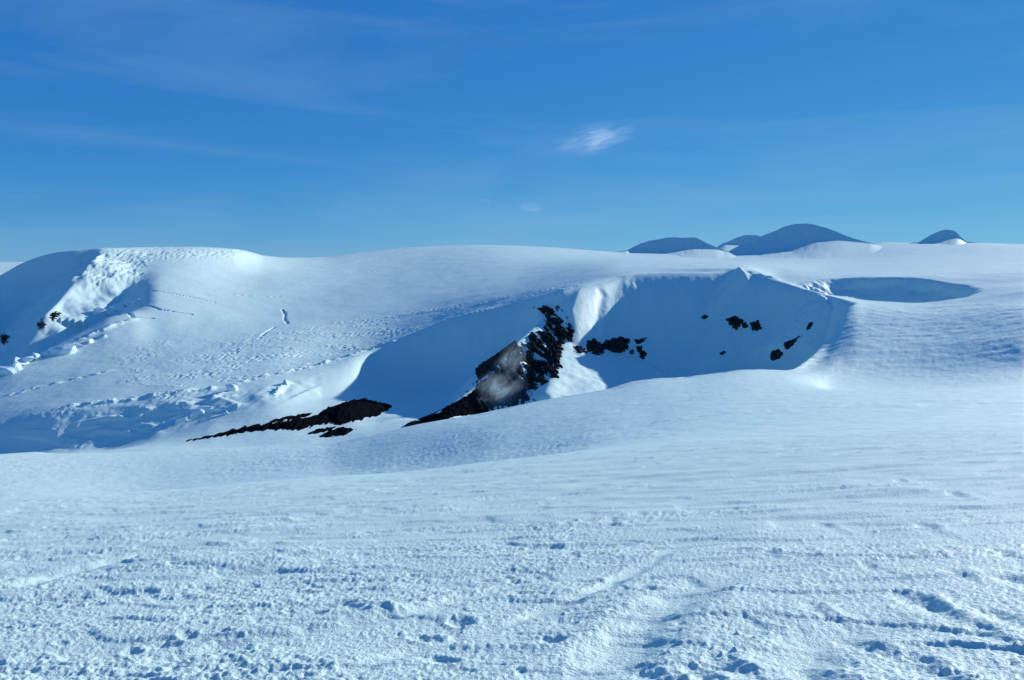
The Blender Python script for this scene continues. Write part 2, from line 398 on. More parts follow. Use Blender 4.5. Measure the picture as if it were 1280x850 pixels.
# pitted, wind-carved bands beside the rims
mask = np.zeros_like(x)
for poly, f, a in [
        ([(150, 478), (225, 432), (330, 418), (430, 400), (560, 384), (640, 372), (700, 358), (790, 341), (780, 345), (700, 364), (640, 381), (560, 402), (480, 434), (400, 459), (330, 474), (240, 484)], 6, 1.0),
        ([(1000, 356), (1060, 350), (1140, 344), (1190, 346), (1140, 352), (1085, 358), (1050, 366)], 5, 0.6),
        ([(140, 445), (165, 430), (240, 418), (225, 432), (170, 470)], 8, 0.8),
        ([(40, 515), (160, 498), (280, 485), (270, 489), (160, 506), (40, 524)], 5, 0.9),
        ([(225, 312), (325, 314), (325, 322), (225, 322)], 5, 1.5)]:
    mask = np.maximum(mask, a * smooth(-f, f * 0.6, poly_sd(pxg, pyg, poly)))
mask *= smooth(580, 640, r) * (0.25 + 0.95 * smooth(-0.25, 0.45, fbm(x / 55, y / 40, 3, 0.55, 29)))
pit = ridged(x / 6.0 + 0.6 * perlin(x / 30, y / 30, 33), y / 9.0, 3, 0.55, 31)
dz += mask * 0.5 * np.clip(pit - 0.25, -1, 1.2)
# scoured outer slope to the right of the crater
sc_m = smooth(-12, 10, poly_sd(pxg, pyg, [(1050, 385), (1290, 375), (1290, 470), (985, 468)])) * smooth(395, 440, r) * (1 - smooth(690, 720, r))
dz += sc_m * (0.25 * smooth(0, 0.3, perlin(x / 12 + y / 40, y / 9, 41)) + 0.18 * fbm(x / 7, y / 5, 4, 0.6, 44))
# crumpled snow and bergschrunds on the mountain
mt = smooth(-8, 8, poly_sd(pxg, pyg, [(90, 320), (160, 312), (330, 314), (300, 322), (190, 322), (170, 355), (110, 365)])) * smooth(1150, 1250, r)
dz += mt * 1.25 * np.clip(ridged(x / 9, y / 26, 4, 0.65, 51) - 0.3, -0.7, 1.5)
sh = smooth(-4, 8, poly_sd(pxg, pyg, [(-60, 350), (60, 330), (100, 340), (50, 395), (80, 415), (-60, 470)])) * smooth(1000, 1100, r)
dz += sh * 1.6 * fbm(x / 50, y / 50, 4, 0.55, 55)
# runnels down the lit wall right of the spur
gl = smooth(-3, 8, poly_sd(pxg, pyg, [(695, 366), (790, 345), (760, 420), (725, 428)])) * smooth(640, 680, r) * (1 - smooth(900, 930, r))
dz += gl * 3.0 * (1 - 2 * np.abs(perlin(x / 26 - y / 60, y / 160, 61)))
# wind-rolled hollows and lumps on the lower left wall
lw = smooth(-4, 10, poly_sd(pxg, pyg, [(120, 520), (200, 500), (300, 486), (400, 468), (400, 495), (300, 516), (200, 545), (100, 560)])) * smooth(500, 560, r) * (1 - smooth(780, 820, r))
dz += lw * (1.3 * fbm(x / 24, y / 36, 3, 0.5, 65) + 1.6 * smooth(-0.05, 0.25, perlin(x / 60, GZ[sl] / 7.0, 68)))
lp = smooth(-4, 8, poly_sd(pxg, pyg, [(10, 548), (60, 520), (160, 506), (230, 498), (200, 540), (120, 560), (60, 566)])) * smooth(520, 580, r) * (1 - smooth(780, 820, r))
dz += lp * (0.9 * smooth(-0.05, 0.25, perlin(x / 70, GZ[sl] / 6.0, 69)) + 0.6 * fbm(x / 12, y / 18, 3, 0.55, 70))
# slides and runnels in the shaded bowl, softly drifted
bw = smooth(-3, 14, poly_sd(pxg, pyg, [(780, 345), (930, 340), (1060, 378), (1030, 440), (985, 466), (760, 490), (745, 425)])) * smooth(560, 620, r) * (1 - smooth(880, 920, r))
dz += bw * (1.5 * fbm(x / 26, y / 70, 4, 0.55, 161) + 0.7 * ridged(x / 9, y / 30, 3, 0.5, 163) * smooth(-0.1, 0.5, perlin(x / 50, y / 50, 165)))
bw = smooth(-3, 12, poly_sd(pxg, pyg, [(470, 440), (560, 402), (690, 372), (680, 395), (600, 470), (500, 495)])) * smooth(640, 700, r) * (1 - smooth(860, 890, r))
dz += bw * 1.2 * fbm(x / 30, y / 60, 4, 0.55, 167)
GZ[sl] += dz
# ledges, ribs and curled drifts
for line, w, up_, nseed in [([(60, 513), (160, 500), (230, 490), (282, 484)], 5.0, 2.6, 1), ([(282, 484), (330, 471), (400, 456), (470, 434), (500, 424)], 4.0, 2.4, 2),
                     ([(366, 477), (354, 484), (347, 491), (343, 498)], 3.0, 4.0, 3), ([(292, 487), (275, 495), (256, 507)], 3.0, 3.0, 4), ([(302, 505), (293, 511), (284, 518)], 2.6, 2.6, 5),
                     ([(120, 531), (180, 519), (240, 507), (300, 494)], 5.0, 1.6, 6), ([(0, 497), (60, 482), (150, 462)], 5.0, 1.2, 7), ([(90, 428), (130, 412), (175, 398)], 5.0, 2.2, 8),
                     ([(930, 337), (960, 345), (990, 354), (1030, 366), (1065, 374)], 3.0, 2.0, 9)]:
    pts = [tuple(hit(a_, b_, 560)) for a_, b_ in line]
    rr = [math.hypot(p[0], p[1]) for p in pts]
    m = (RR[sl] > min(rr) - 40) & (RR[sl] < max(rr) + 40) & (PXG[sl] > line[0][0] - 130) & (PXG[sl] < line[-1][0] + 130) if line[0][0] < line[-1][0] else (RR[sl] > min(rr) - 40) & (RR[sl] < max(rr) + 40) & (np.abs(PXG[sl] - line[0][0]) < 130)
    xs, ys = GX[sl][m], GY[sl][m]
    d, _, side, sa = path_dist(xs, ys, pts)
    d = np.abs(d) + 0.35 * w * fbm(xs / 12, ys / 12, 3, 0.55, 170 + nseed)
    hgt = np.clip(0.55 + 0.9 * fbm(xs / 11, ys / 11, 3, 0.6, 180 + nseed), 0, 1.5) * smooth(0, 12, sa) * smooth(sa.max(), sa.max() - 12, sa)
    sub = GZ[sl]; sub[m] += up_ * hgt * np.exp(-np.clip(d / w, 0, 9) ** 2); GZ[sl] = sub
# cracks in the glacier
for line, w, dep in [([(178, 382), (200, 387), (222, 391), (240, 393)], 1.4, 3.0), ([(190, 364), (215, 368), (240, 372), (268, 378)], 1.2, 2.0),
                     ([(353, 388), (357, 393), (356, 398), (360, 405)], 1.1, 3.2), ([(327, 420), (334, 414), (343, 409)], 1.2, 1.6),
                     ([(150, 392), (165, 396), (190, 398)], 1.6, 3.5), ([(290, 368), (350, 371)], 1.0, 1.6),
                     ([(425, 341), (470, 339)], 1.0, 1.5), ([(753, 368), (750, 385), (745, 412)], 4.5, 2.4)]:
    pts = [tuple(hit(a_, b_, 600)) for a_, b_ in line]
    rr = [math.hypot(p[0], p[1]) for p in pts]
    m = (RR[sl] > min(rr) - 40) & (RR[sl] < max(rr) + 40) & (np.abs(PXG[sl] - np.mean([q_[0] for q_ in line])) < 80)
    d, _, _, _ = path_dist(GX[sl][m], GY[sl][m], pts)
    d = d + 0.8 * fbm(GX[sl][m] / 6, GY[sl][m] / 6, 2, 0.5, 71)
    sub = GZ[sl]; sub[m] -= dep * np.exp(-(d / w) ** 2); GZ[sl] = sub

# -- foreground crust, tracks and footprints
sl = slice(0, i_far + 70)
x, y, r = GX[sl], GY[sl], RR[sl]
fade = (1 - smooth(30, 75, r))
wa = math.radians(-18.0)                                  # wind direction over the slope
xw = x * math.cos(wa) + y * math.sin(wa); yw = -x * math.sin(wa) + y * math.cos(wa)
warp = 0.25 * fbm(x / 1.3, y / 1.3, 2, 0.5, 81)
dz = 0.05 * fbm(x / 3.4, y / 2.2, 3, 0.5, 82)
band = perlin(x / 5.0 + 0.3 * y, y / 1.6, 85) + 0.5 * perlin(x / 1.7, y / 1.1, 86)
rough_l = smooth(-0.10, 0.45, band + 0.06 - 0.045 * x) * (1 - 0.75 * smooth(17, 26, r))      # rougher to the left and nearby
# tracks first: their floors stay smooth
track = np.zeros_like(x); cut = np.zeros_like(x)
for line, w, dep in [
        ([(120, 862), (200, 828), (290, 806), (400, 790), (520, 765), (610, 742), (700, 712)], 0.14, 0.045),
        ([(640, 880), (720, 840), (790, 800), (822, 768), (862, 738), (930, 716), (1010, 704)], 0.24, 0.065),
        ([(380, 862), (520, 812), (640, 778), (745, 738), (820, 702), (868, 676)], 0.10, 0.030),
        ([(0, 742), (90, 712), (200, 690), (290, 682)], 0.24, 0.06),
        ([(0, 676), (120, 664), (260, 650)], 0.20, 0.04),
        ([(960, 880), (1000, 835), (1030, 800), (1110, 765), (1180, 742)], 0.20, 0.05)]:
    pts = [(*on_ground(a_, b_), 0.0) for a_, b_ in line]
    d, _, side, sa = path_dist(x, y, pts)
    d = np.maximum(d + 0.5 * w * fbm(x / 0.5, y / 0.5, 3, 0.5, 113), 0)
    end = smooth(0.0, 1.2, sa) * smooth(sa.max(), sa.max() - 2.5, sa)
    g = np.exp(-(d / w) ** 2)
    cut += end * (-dep * g + 0.25 * dep * np.exp(-((d - 1.8 * w) / (0.7 * w)) ** 2))
    track = np.maximum(track, end * np.exp(-(d / (1.15 * w)) ** 4))
dz += cut
calm = 1 - 0.85 * track
# crumbly clumps of wind-broken crust
cl = ridged(xw / 0.36, yw / 0.24, 3, 0.6, 87)
dz += calm * rough_l * 0.016 * np.clip(cl - 0.35, -0.15, 1.1) * (1 - smooth(20, 34, r))
cl2 = ridged(xw / 0.15, yw / 0.11, 2, 0.6, 93)
dz += calm * (0.30 + 0.70 * rough_l) * 0.0085 * cl2 * (1 - smooth(11, 19, r))
# fine sugary grain
dz += calm * 0.0075 * fbm(x / 0.06, y / 0.07, 2, 0.7, 97) * (1 - smooth(8, 14, r))
# sparse loose crumbs
cr = perlin(x / 0.11, y / 0.11, 98)
dz += (1 - smooth(10, 18, r)) * calm * 0.022 * smooth(0.52, 0.80, cr) * smooth(0.0, 0.4, perlin(x / 1.4, y / 1.1, 99))
# sastrugi: low plates with an undercut edge to the lee
n1 = perlin(xw / 1.9 + warp, yw / 0.55 + warp, 101)
dz += 0.020 * smooth(0.04, 0.20, n1)
n2 = perlin(xw / 5.0 + warp, yw / 1.3 + warp, 105)
dz += 0.030 * smooth(0.06, 0.24, n2) * smooth(7, 12, r)
n3 = perlin(xw / 0.9 + warp, yw / 0.22 + 2 * warp, 107)
dz += (1 - smooth(14, 24, r)) * 0.010 * smooth(0.05, 0.18, n3) * smooth(0.0, 0.35, perlin(x / 2.0, y / 1.6, 109))
rng = random.Random(5)
prints = [(532, 797, 1.0), (575, 776, 1.0), (480, 768, .8), (465, 764, .7), (238, 690, .8), (60, 735, .8), (120, 692, 1.1),
          (690, 802, .8), (812, 738, .8), (645, 726, .8), (770, 735, .7), (240, 735, .7), (150, 772, .7), (555, 824, .8), (440, 720, .7)]
for t in range(15):                                          # a line of steps climbing the slope
    u = t / 14
    prints.append((160 + u * 560 + rng.uniform(-8, 8), 812 - 110 * u + rng.uniform(-5, 5), rng.uniform(.5, .85)))
for t in range(16):
    prints.append((rng.uniform(0, 700), rng.uniform(690, 845), rng.uniform(.3, .6)))
for (a_, b_, k) in prints:
    gx, gy = on_ground(a_, b_)
    m = (np.abs(x - gx) < 0.8 * k) & (np.abs(y - gy) < 0.8 * k)
    if not m.any(): continue
    ang = math.radians(rng.uniform(-60, 10)); ca, sa_ = math.cos(ang), math.sin(ang)
    ux = ((x[m] - gx) * ca + (y[m] - gy) * sa_) / (0.18 * k); uy = (-(x[m] - gx) * sa_ + (y[m] - gy) * ca) / (0.10 * k)
    q = np.sqrt(ux ** 2 + uy ** 2) + 0.30 * fbm(x[m] / 0.2, y[m] / 0.2, 2, 0.5, 121)
    dz[m] += -0.036 * k * np.clip(1 - q, 0, 1) ** 0.8 + 0.012 * k * np.exp(-((q - 1.35) / 0.35) ** 2)
# wind-scoured drops: a hollow with a smooth tail of drifted snow to the lee
for (a_, b_, k) in [(1064, 799, 1.2), (1010, 758, .9), (1028, 654, 1.1), (1152, 657, 1.2), (905, 827, 1.0), (1010, 838, 1.1), (1135, 747, 1.3), (1165, 757, .9), (800, 836, 1.2),
                    (870, 842, 1.0), (1192, 616, 1.2), (1240, 770, 1.1), (1225, 790, 1.0), (1250, 690, 1.0), (1130, 820, 1.1), (960, 690, .7), (1085, 705, .8), (1190, 715, .9), (1125, 600, 1.2), (1010, 690, .6), (1260, 725, 1.0), (935, 775, .7)]:
    gx, gy = on_ground(a_, b_); tx, ty = on_ground(a_ + 60, b_ + 26)
    L_ = math.hypot(tx - gx, ty - gy); ca, sa_ = (tx - gx) / L_, (ty - gy) / L_
    m = (np.abs(x - gx) < 1.8 * k) & (np.abs(y - gy) < 1.8 * k)
    if not m.any(): continue
    lx, ly = x[m] - gx, y[m] - gy
    wv = 0.05 * fbm(x[m] / 0.4, y[m] / 0.4, 3, 0.5, 151 + int(a_))
    t_ = lx * ca + ly * sa_; w_ = -lx * sa_ + ly * ca + wv
    q = np.sqrt((t_ / (0.17 * k)) ** 2 + ((w_) / (0.11 * k)) ** 2)
    pitd = -0.024 * k * np.clip(1 - q, 0, 1) ** 0.7
    tail = smooth(-0.05, 0.15, t_) * np.exp(-np.clip(t_, 0, 9) / (0.55 * k))
    ridge_t = 0.024 * k * tail * np.exp(-((w_ - 0.10 * k) / (0.07 * k)) ** 2)
    trough_t = -0.020 * k * tail * np.exp(-((w_ + 0.04 * k) / (0.09 * k)) ** 2)
    dz[m] += pitd + ridge_t + trough_t
GZ[sl] += dz * fade

i_split = i_far
near = grid_mesh('snow_slope', GX[:i_split + 1], GY[:i_split + 1], GZ[:i_split + 1], [M_NEAR])
link(near); tag(near, 'wind crusted snow slope in the foreground with footprints', kind='structure')
far = grid_mesh('crater_terrain', GX[i_split:], GY[i_split:], GZ[i_split:], [M_FAR])
link(far); tag(far, 'snow covered crater walls, glacier plateau and mountain', kind='structure')
PXG, PYG = project(GX, GY, GZ)
_vis = np.minimum.accumulate(np.where(RR < 1.0, 1e6, PYG), axis=0)

# ------------------------------------------------------------------ far hills on the plateau
def ground_z(az, r):
    c = np.clip(np.searchsorted(az_cols, az), 0, len(az_cols) - 1)
    return np.array([np.interp(rr, RR[:, cc_], GZ[:, cc_]) for rr, cc_ in zip(np.atleast_1d(r), np.atleast_1d(c))])
def hill(label, top, base, slope, back=500.0, dist=3050.0, ext=26.0):
    ks = sorted(base.items()); kt = sorted(top.items())
    p0, p1 = ks[0][0], ks[-1][0]
    px = np.linspace(p0 - ext, p1 + ext, 190)
    pb = pchip([k for k, _ in ks], [v for _, v in ks], px); pt = pchip([k for k, _ in kt], [v for _, v in kt], px)
    pt = np.minimum(pt, pb - 0.05)
    rb = np.full_like(px, dist)
    azb, vb = ray(px, pb); azt, vt = ray(px, pt)
    zb = vb * rb; rt = (zb - slope * rb) / (vt - slope); zt = vt * rt
    az1 = (azb + azt) / 2
    zfoot = ground_z(az1, rb - 800) - 6
    rows = []
    for t in np.linspace(1, 0.06, 9): rows.append((rb - 800 * t, zb + (zfoot - zb) * (1 - (1 - t) ** 1.5)))
    for t in np.linspace(0, 1, 36): rows.append((rb + (rt - rb) * t, zb + (zt - zb) * t))
    for t in np.linspace(0.04, 1, 14):
        rows.append((rt + back * t, zt + (zb - 30 - zt) * t * t * (3 - 2 * t)))
    A = np.stack([r_ for r_, _ in rows]); Zz = np.stack([z_ for _, z_ in rows])
    az = np.repeat(az1[None], len(rows), 0)
    X, Y = A * np.sin(az), A * np.cos(az)
    hgt = np.clip(zt - zb, 0, 60)[None] / 60
    Zz = Zz + hgt * (1.6 * fbm(X / 60, Y / 60, 4, 0.55, 131) + 2.2 * (ridged(X / 34, Y / 110, 3, 0.5, 133) - 0.5) * np.sin(np.linspace(0, 1, len(rows)) * np.pi)[:, None])
    win = smooth(p0 - ext, p0, px) * smooth(p1 + ext, p1, px)
    G = np.stack([ground_z(az1, row) for row in A]) - 4
    Zz = G + (Zz - G) * win[None]
    o = grid_mesh('snow_hill', X, Y, Zz, [M_FAR]); link(o)
    return tag(o, label, kind='structure')
hill('low flat topped snow hill at the left of the far hills',
     {784: 313, 790: 309.5, 800: 305, 813: 300.8, 841: 297, 868: 297, 878: 301, 886: 305, 906: 313.5},
     {784: 313.5, 792: 319, 833: 316, 870: 311, 894: 311.5, 906: 314}, 0.75)
hill('tallest rounded snow hill on the far skyline',
     {906: 317, 920: 309, 940: 300, 960: 292, 980: 284, 1000: 279.5, 1012: 280, 1025: 283, 1044: 289, 1064: 297, 1085: 303},
     {906: 318, 950: 315.5, 988: 310, 1024: 301, 1044: 299.8, 1070: 302, 1085: 303.5}, 0.72)
hill('small snow knoll just behind the left of the tallest hill',
     {908: 303, 920: 297.5, 934: 293.8, 942: 293.8, 955: 297, 975: 302}, {908: 305, 940: 306, 975: 306}, 0.7, 300, 3500.0)
hill('small pointed snow hill alone at the right of the far skyline',
     {1148: 303, 1156: 298, 1166: 292.5, 1183: 287, 1193: 289, 1200: 295, 1208: 302}, {1148: 303.5, 1166: 303, 1182: 300, 1195: 297.5, 1208: 303}, 0.75, 300, 3300.0)

# ------------------------------------------------------------------ rock and ash that pokes through the snow
def largest_piece(keep):
    lab = np.where(keep, np.arange(keep.size).reshape(keep.shape) + 1, 0)
    while True:
        n = lab.copy()
        n[1:] = np.maximum(n[1:], lab[:-1]); n[:-1] = np.maximum(n[:-1], lab[1:])
        n[:, 1:] = np.maximum(n[:, 1:], lab[:, :-1]); n[:, :-1] = np.maximum(n[:, :-1], lab[:, 1:])
        n = np.where(keep, n, 0)
        # sweep along rows and columns to speed the spread
        if np.array_equal(n, lab): break
        lab = n
    ids, cnt = np.unique(lab[lab > 0], return_counts=True)
    return keep & (lab == ids[np.argmax(cnt)]) if len(ids) else keep

def patch(name, label, poly, amp, mat, cat, feather=3.0, lens=(9.0, 12.0), noise=0.8, up=3, bias=0.0, bulge=0.0, oct_=4, rpad=30, group=None, seed=0, rmin=400.0, sharp=True, streak=False):
    poly = np.asarray(poly, float)
    cen = poly.mean(0)
    rh = []
    for q_ in list(poly) + [cen] + list((poly + cen) / 2):
        p = hit(q_[0], q_[1], rmin); rh.append(math.hypot(p[0], p[1]))
    r0, r1 = np.percentile(rh, 8) - rpad, np.percentile(rh, 92) + rpad
    c0, c1 = column(poly[:, 0].min() - 8), column(poly[:, 0].max() + 8)
    sub = (RR[:, c0:c1] > r0) & (RR[:, c0:c1] < r1)
    ri = np.where(sub.any(1))[0]; a_, b_ = ri[0], ri[-1] + 1
    def upsample(A):
        nr, nc = A.shape
        ii = np.linspace(0, nr - 1, (nr - 1) * up + 1); jj = np.linspace(0, nc - 1, (nc - 1) * up + 1)
        i0 = np.minimum(ii.astype(int), nr - 2); j0 = np.minimum(jj.astype(int), nc - 2)
        fi = (ii - i0)[:, None]; fj = (jj - j0)[None]
        return (A[i0][:, j0] * (1 - fi) * (1 - fj) + A[i0 + 1][:, j0] * fi * (1 - fj) + A[i0][:, j0 + 1] * (1 - fi) * fj + A[i0 + 1][:, j0 + 1] * fi * fj)
    X, Y, Z = upsample(GX[a_:b_, c0:c1]), upsample(GY[a_:b_, c0:c1]), upsample(GZ[a_:b_, c0:c1])
    px, py = project(X, Y, Z)
    sd = poly_sd(px, py, poly)
    T1 = np.stack(np.gradient(X)[::-1] if False else [np.gradient(A, axis=1) for A in (X, Y, Z)], -1)
    T2 = np.stack([np.gradient(A, axis=0) for A in (X, Y, Z)], -1)
    N = np.cross(T1, T2); N /= np.linalg.norm(N, axis=-1, keepdims=True) + 1e-9
    N = np.where(N[..., 2:3] < 0, -N, N)
    s_ = (X + 0.6 * Z) / lens[0]; t_ = (Y * 0.6 + Z) / lens[1]
    nz = fbm(s_ + 0.4 * t_, t_, 5, 0.62, 200 + seed) * 1.2 if streak else (ridged(s_, t_, oct_, 0.55, 200 + seed) - 0.35) if sharp else fbm(s_, t_, oct_, 0.55, 200 + seed)
    env = np.clip(sd / feather, -2.5, 1.0)
    disp = amp * (0.75 * env + noise * nz + bias) + bulge * smooth(0, 14, sd)
    X, Y, Z = X + N[..., 0] * disp, Y + N[..., 1] * disp, Z + N[..., 2] * disp
    lim = -0.5 * amp
    ok = disp > lim
    keep = ok[:-1, :-1] | ok[:-1, 1:] | ok[1:, :-1] | ok[1:, 1:]
    rc = upsample(RR[a_:b_, c0:c1]); inr = (rc > r0) & (rc < r1); keep &= inr[:-1, :-1] & inr[1:, 1:]
    keep = largest_piece(keep)
    if not keep.any(): print('EMPTY PATCH', label); return None
    m = hit(cen[0], cen[1], rmin)
    o = grid_mesh(name, X - m[0], Y - m[1], Z - m[2], [mat], keep=keep, smooth_shade=not sharp)
    o.location = m
    return o

def rock(label, poly, amp=2.2, part_of=None, name='rock_outcrop', mat=None, **kw):
    ext = max(np.ptp(np.array(poly)[:, 0]), np.ptp(np.array(poly)[:, 1]))
    kw.setdefault('bias', -0.15 if ext > 12 else 0.0); kw.setdefault('noise', 0.75)
    kw.setdefault('lens', (min(8.0, 0.22 * ext + 1.5), min(10.0, 0.28 * ext + 1.5)))
    o = patch(name, label, poly, amp * min(1.0, 0.35 + ext / 30.0), mat or M_ROCK, 'rock', **kw)
    if o is None: return None
    link(o)
    tag(o, label, 'rock')
    return o

# the spur: an empty at its foot that carries crag, scree, slab and tail
spur = bpy.data.objects.new('rock_spur', None); spur.location = hit(640, 490, 450); link(spur)
tag(spur, 'steaming dark rock spur with grey scree running down into the crater', 'rock spur')
bpy.context.view_layer.update()
for nm, lab, poly, amp, mat, kw in [
    ('crag', 'jagged black crag at the top of the spur', [(664, 384), (686, 382), (698, 386), (706, 399), (717, 415), (718, 427), (705, 431), (703, 450), (697, 474), (686, 468), (676, 492), (660, 487), (655, 460), (657, 431), (660, 420), (681, 407), (684, 394)], 2.6, M_ROCK, dict(noise=1.35, bias=-0.40, lens=(6, 13), seed=1, streak=True)),
    ('scree', 'smooth grey scree slope', [(645, 430), (657, 432), (655, 460), (660, 487), (664, 500), (640, 508), (614, 514), (596, 512), (580, 506), (597, 483), (618, 458)], 1.7, M_SCREE, dict(noise=0.95, bias=0.05, lens=(4, 17), seed=2, feather=7, streak=True)),
    ('slab', None, [(594, 463), (604, 455), (620, 446), (645, 428), (634, 443), (612, 464), (602, 476)], 2.0, M_ROCK, dict(noise=0.6, bias=0.35, seed=3, feather=2.0)),
    ('tail', 'thin black tail of the spur', [(509, 533), (553, 515), (588, 495), (603, 480), (616, 480), (600, 500), (610, 516), (572, 518), (540, 527)], 1.8, M_ASH, dict(noise=0.6, bias=0.3, seed=4, feather=2.5))]:
    o = patch(nm, lab or nm, poly, amp, mat, None, **kw)
    if o is not None:
        link(o); o.parent = spur; o.matrix_parent_inverse = spur.matrix_world.inverted()
        if lab: o['label'] = lab

rock('black rock outcrop at the foot of the sunlit wall, nearest the spur', [(734, 428), (742, 424), (752, 431), (757, 435), (752, 442), (744, 443), (735, 438)], seed=5, feather=2)
rock('widest black rock band low on the shaded crater wall', [(754, 430), (760, 424), (776, 422), (786, 425), (784, 437), (771, 441), (760, 436)], seed=6, feather=2)
rock('thin sliver of dark rock between the spur and the wall', [(718, 433), (726, 434), (733, 440), (726, 441), (719, 438)], 1.6, seed=7, feather=2)
rock('small ragged rock right of the wide black band', [(793, 425), (800, 424), (808, 423), (805, 426), (799, 429), (796, 429)], 1.6, seed=8, feather=1.5)
rock('hooked dark rock lying below a small ragged one', [(795, 434), (801, 433), (804, 439), (808, 442), (804, 449), (800, 446), (799, 440)], 1.6, seed=9, feather=1.5)
rock('tiny rock speck under the end of the wide black band', [(788, 440), (791, 438), (792, 441), (789, 442)], 1.4, seed=10, feather=1.2, bias=0.3)
rock('larger of two dark outcrops high on the shaded bowl wall', [(908, 400), (917, 396), (929, 400), (924, 407), (920, 412), (914, 407)], 1.8, seed=11, feather=2)
rock('small knob of rock between two outcrops on the shaded wall', [(928, 404), (932, 404), (934, 408), (930, 409)], 1.4, seed=12, feather=1.2, bias=0.3)
rock('right hand of two dark outcrops high on the shaded wall', [(939, 405), (947, 402), (951, 410), (946, 412), (941, 412)], 1.8, seed=13, feather=2)
rock('long slanting dark rock streak low on the right bowl wall', [(964, 438), (981, 429), (1000, 420), (991, 430), (977, 437)], 1.2, seed=14, feather=1.3, bias=0.1, noise=0.4, rpad=70)
rock('small dark rock at the lower end of the slanting streak', [(962, 445), (970, 441), (979, 443), (971, 447)], 1.2, seed=15, feather=1.2, bias=0.1, noise=0.4, rpad=60)
rock('tiny rock under the right crater rim', [(1009, 411), (1012, 405), (1016, 404), (1014, 409)], 1.4, seed=16, feather=1.2, bias=0.2)
rock('tiny lone rock at the left of the bowl wall outcrops', [(878, 396), (882, 394), (884, 396), (880, 398)], 1.3, seed=17, feather=1.2, bias=0.25)
rock('tiny faint rock low in the middle of the bowl', [(900, 442), (905, 439), (907, 440), (902, 443)], 1.2, seed=18, feather=1.2, bias=0.2)
rock('dark rocks breaking through snow below the left mountain spur', [(62, 393), (70, 390), (76, 393), (72, 398), (64, 400)], 2.2, seed=19, feather=3, rmin=900, noise=1.3, bias=-0.9)
rock('small dark crags in the shade of the left mountain flank', [(48, 406), (53, 400), (56, 407), (50, 411)], 1.8, seed=20, feather=2.5, rmin=900, noise=1.3, bias=-0.6)
rock('dark crags at the left edge low on the shaded flank', [(0, 421), (6, 417), (11, 421), (8, 428), (2, 430)], 1.8, seed=21, feather=3, rmin=900, noise=1.3, bias=-0.9)

def ash(label, poly, **kw):
    o = patch('ash_mound', label, poly, 0.9, M_ASH, None, noise=0.75, bias=0.15, lens=(3.5, 8), sharp=False, **kw)
    if o is None: return
    link(o); tag(o, label, 'ash mound', 'black ash mounds on the crater floor')
ash('longest black ash mound, thin to the left and bulging to the right', [(233, 551), (259, 545.6), (307, 533.6), (355, 527), (395, 519.4), (410, 510.6), (430, 503), (443, 500), (456, 499), (478, 503), (491, 508.4), (472, 519.4), (445, 525), (425, 531.4), (412, 528), (386, 533.6), (373, 538), (351, 536), (307, 540), (264, 547)], feather=2.0, bulge=3.5, seed=31, rpad=45)
ash('thin black ash sliver just behind the longest mound', [(334, 527), (360, 520.5), (393, 515.7), (376, 522.5), (342, 527.5)], feather=1.5, seed=32)
ash('small broken ash patch between the longest and the oval mound', [(387, 542), (397, 536.4), (419, 533.6), (406, 540)], feather=1.5, seed=33)
ash('small oval black ash mound nearest the viewer', [(399, 545.6), (412, 538), (430, 534), (445, 537), (432, 543.4), (412, 546)], feather=1.5, seed=34, bulge=0.8)

# ------------------------------------------------------------------ ice blocks along the glacier edge
def ice_block(px, py, size_px, label, seed, tall=1.0, rmin=560, name='ice_block', group='ice blocks along the broken glacier edge', cat='ice block', mat=None):
    p = hit(px, py + size_px * 0.35, rmin); r = math.hypot(p[0], p[1]); s_ = 1.6 * size_px * r / F_PX
    rg = random.Random(seed); s_ *= rg.uniform(0.85, 1.3); wide = rg.uniform(1.0, 1.7)
    bm = bmesh.new()
    for k in range(15):
        a_ = rg.uniform(0, 2 * math.pi); zz = rg.uniform(-0.5, 0.75) * tall; w = rg.uniform(0.55, 1.0) * (1 - 0.35 * max(zz, 0))
        bm.verts.new((0.5 * s_ * w * math.cos(a_) * wide, 0.5 * s_ * w * math.sin(a_), 0.5 * s_ * zz))
    res = bmesh.ops.convex_hull(bm, input=bm.verts)
    loose = [v for v in bm.verts if not v.link_faces]
    bmesh.ops.delete(bm, geom=loose, context='VERTS')
    bmesh.ops.bevel(bm, geom=bm.edges[:], offset=0.06 * s_, segments=2, affect='EDGES', clamp_overlap=True)
    me = bpy.data.meshes.new(name); bm.to_mesh(me); bm.free(); me.materials.append(mat or M_ICE)
    for pl in me.polygons: pl.use_smooth = False
    o = bpy.data.objects.new(name, me); o.location = (p[0], p[1], p[2] + 0.03 * s_); o.rotation_euler = (rg.uniform(-.25, .25), rg.uniform(-.25, .25), rg.uniform(-0.6, 0.6)); link(o)
    return tag(o, label, cat, group)
for i, (px, py, sz, lab) in enumerate([
    (5, 463, 14, 'large ice block at the left edge, lowest on the glacier edge'),
    (17, 459, 11, 'wide flat ice block second from the left edge'),
    (27, 452, 9, 'small ice block third from the left edge'),
    (37, 449, 11, 'ice block fourth from the left along the glacier edge'),
    (47, 446, 10, 'ice block fifth from the left along the glacier edge'),
    (57, 442, 8, 'small ice block left of the tallest serac'),
    (72, 437, 12, 'broad serac left beside the tallest one'),
    (82, 437, 13, 'tallest pointed serac in the glacier edge row'),
    (100, 430, 8, 'low ice block right of the tallest serac'),
    (112, 425, 9, 'slab of ice standing free right of the seracs'),
    (127, 419, 7, 'small ice fragment at the upper end of the row'),
    (124, 391, 9, 'ice block at the left of the upper broken band'),
    (134, 388, 9, 'ice block second in the upper broken band'),
    (146, 385, 10, 'largest ice block in the upper broken band'),
    (160, 379, 8, 'ice block fourth in the upper broken band'),
    (170, 376, 7, 'small ice block at the right end of the upper band')]):
    ice_block(px, py, sz, lab, 300 + i)
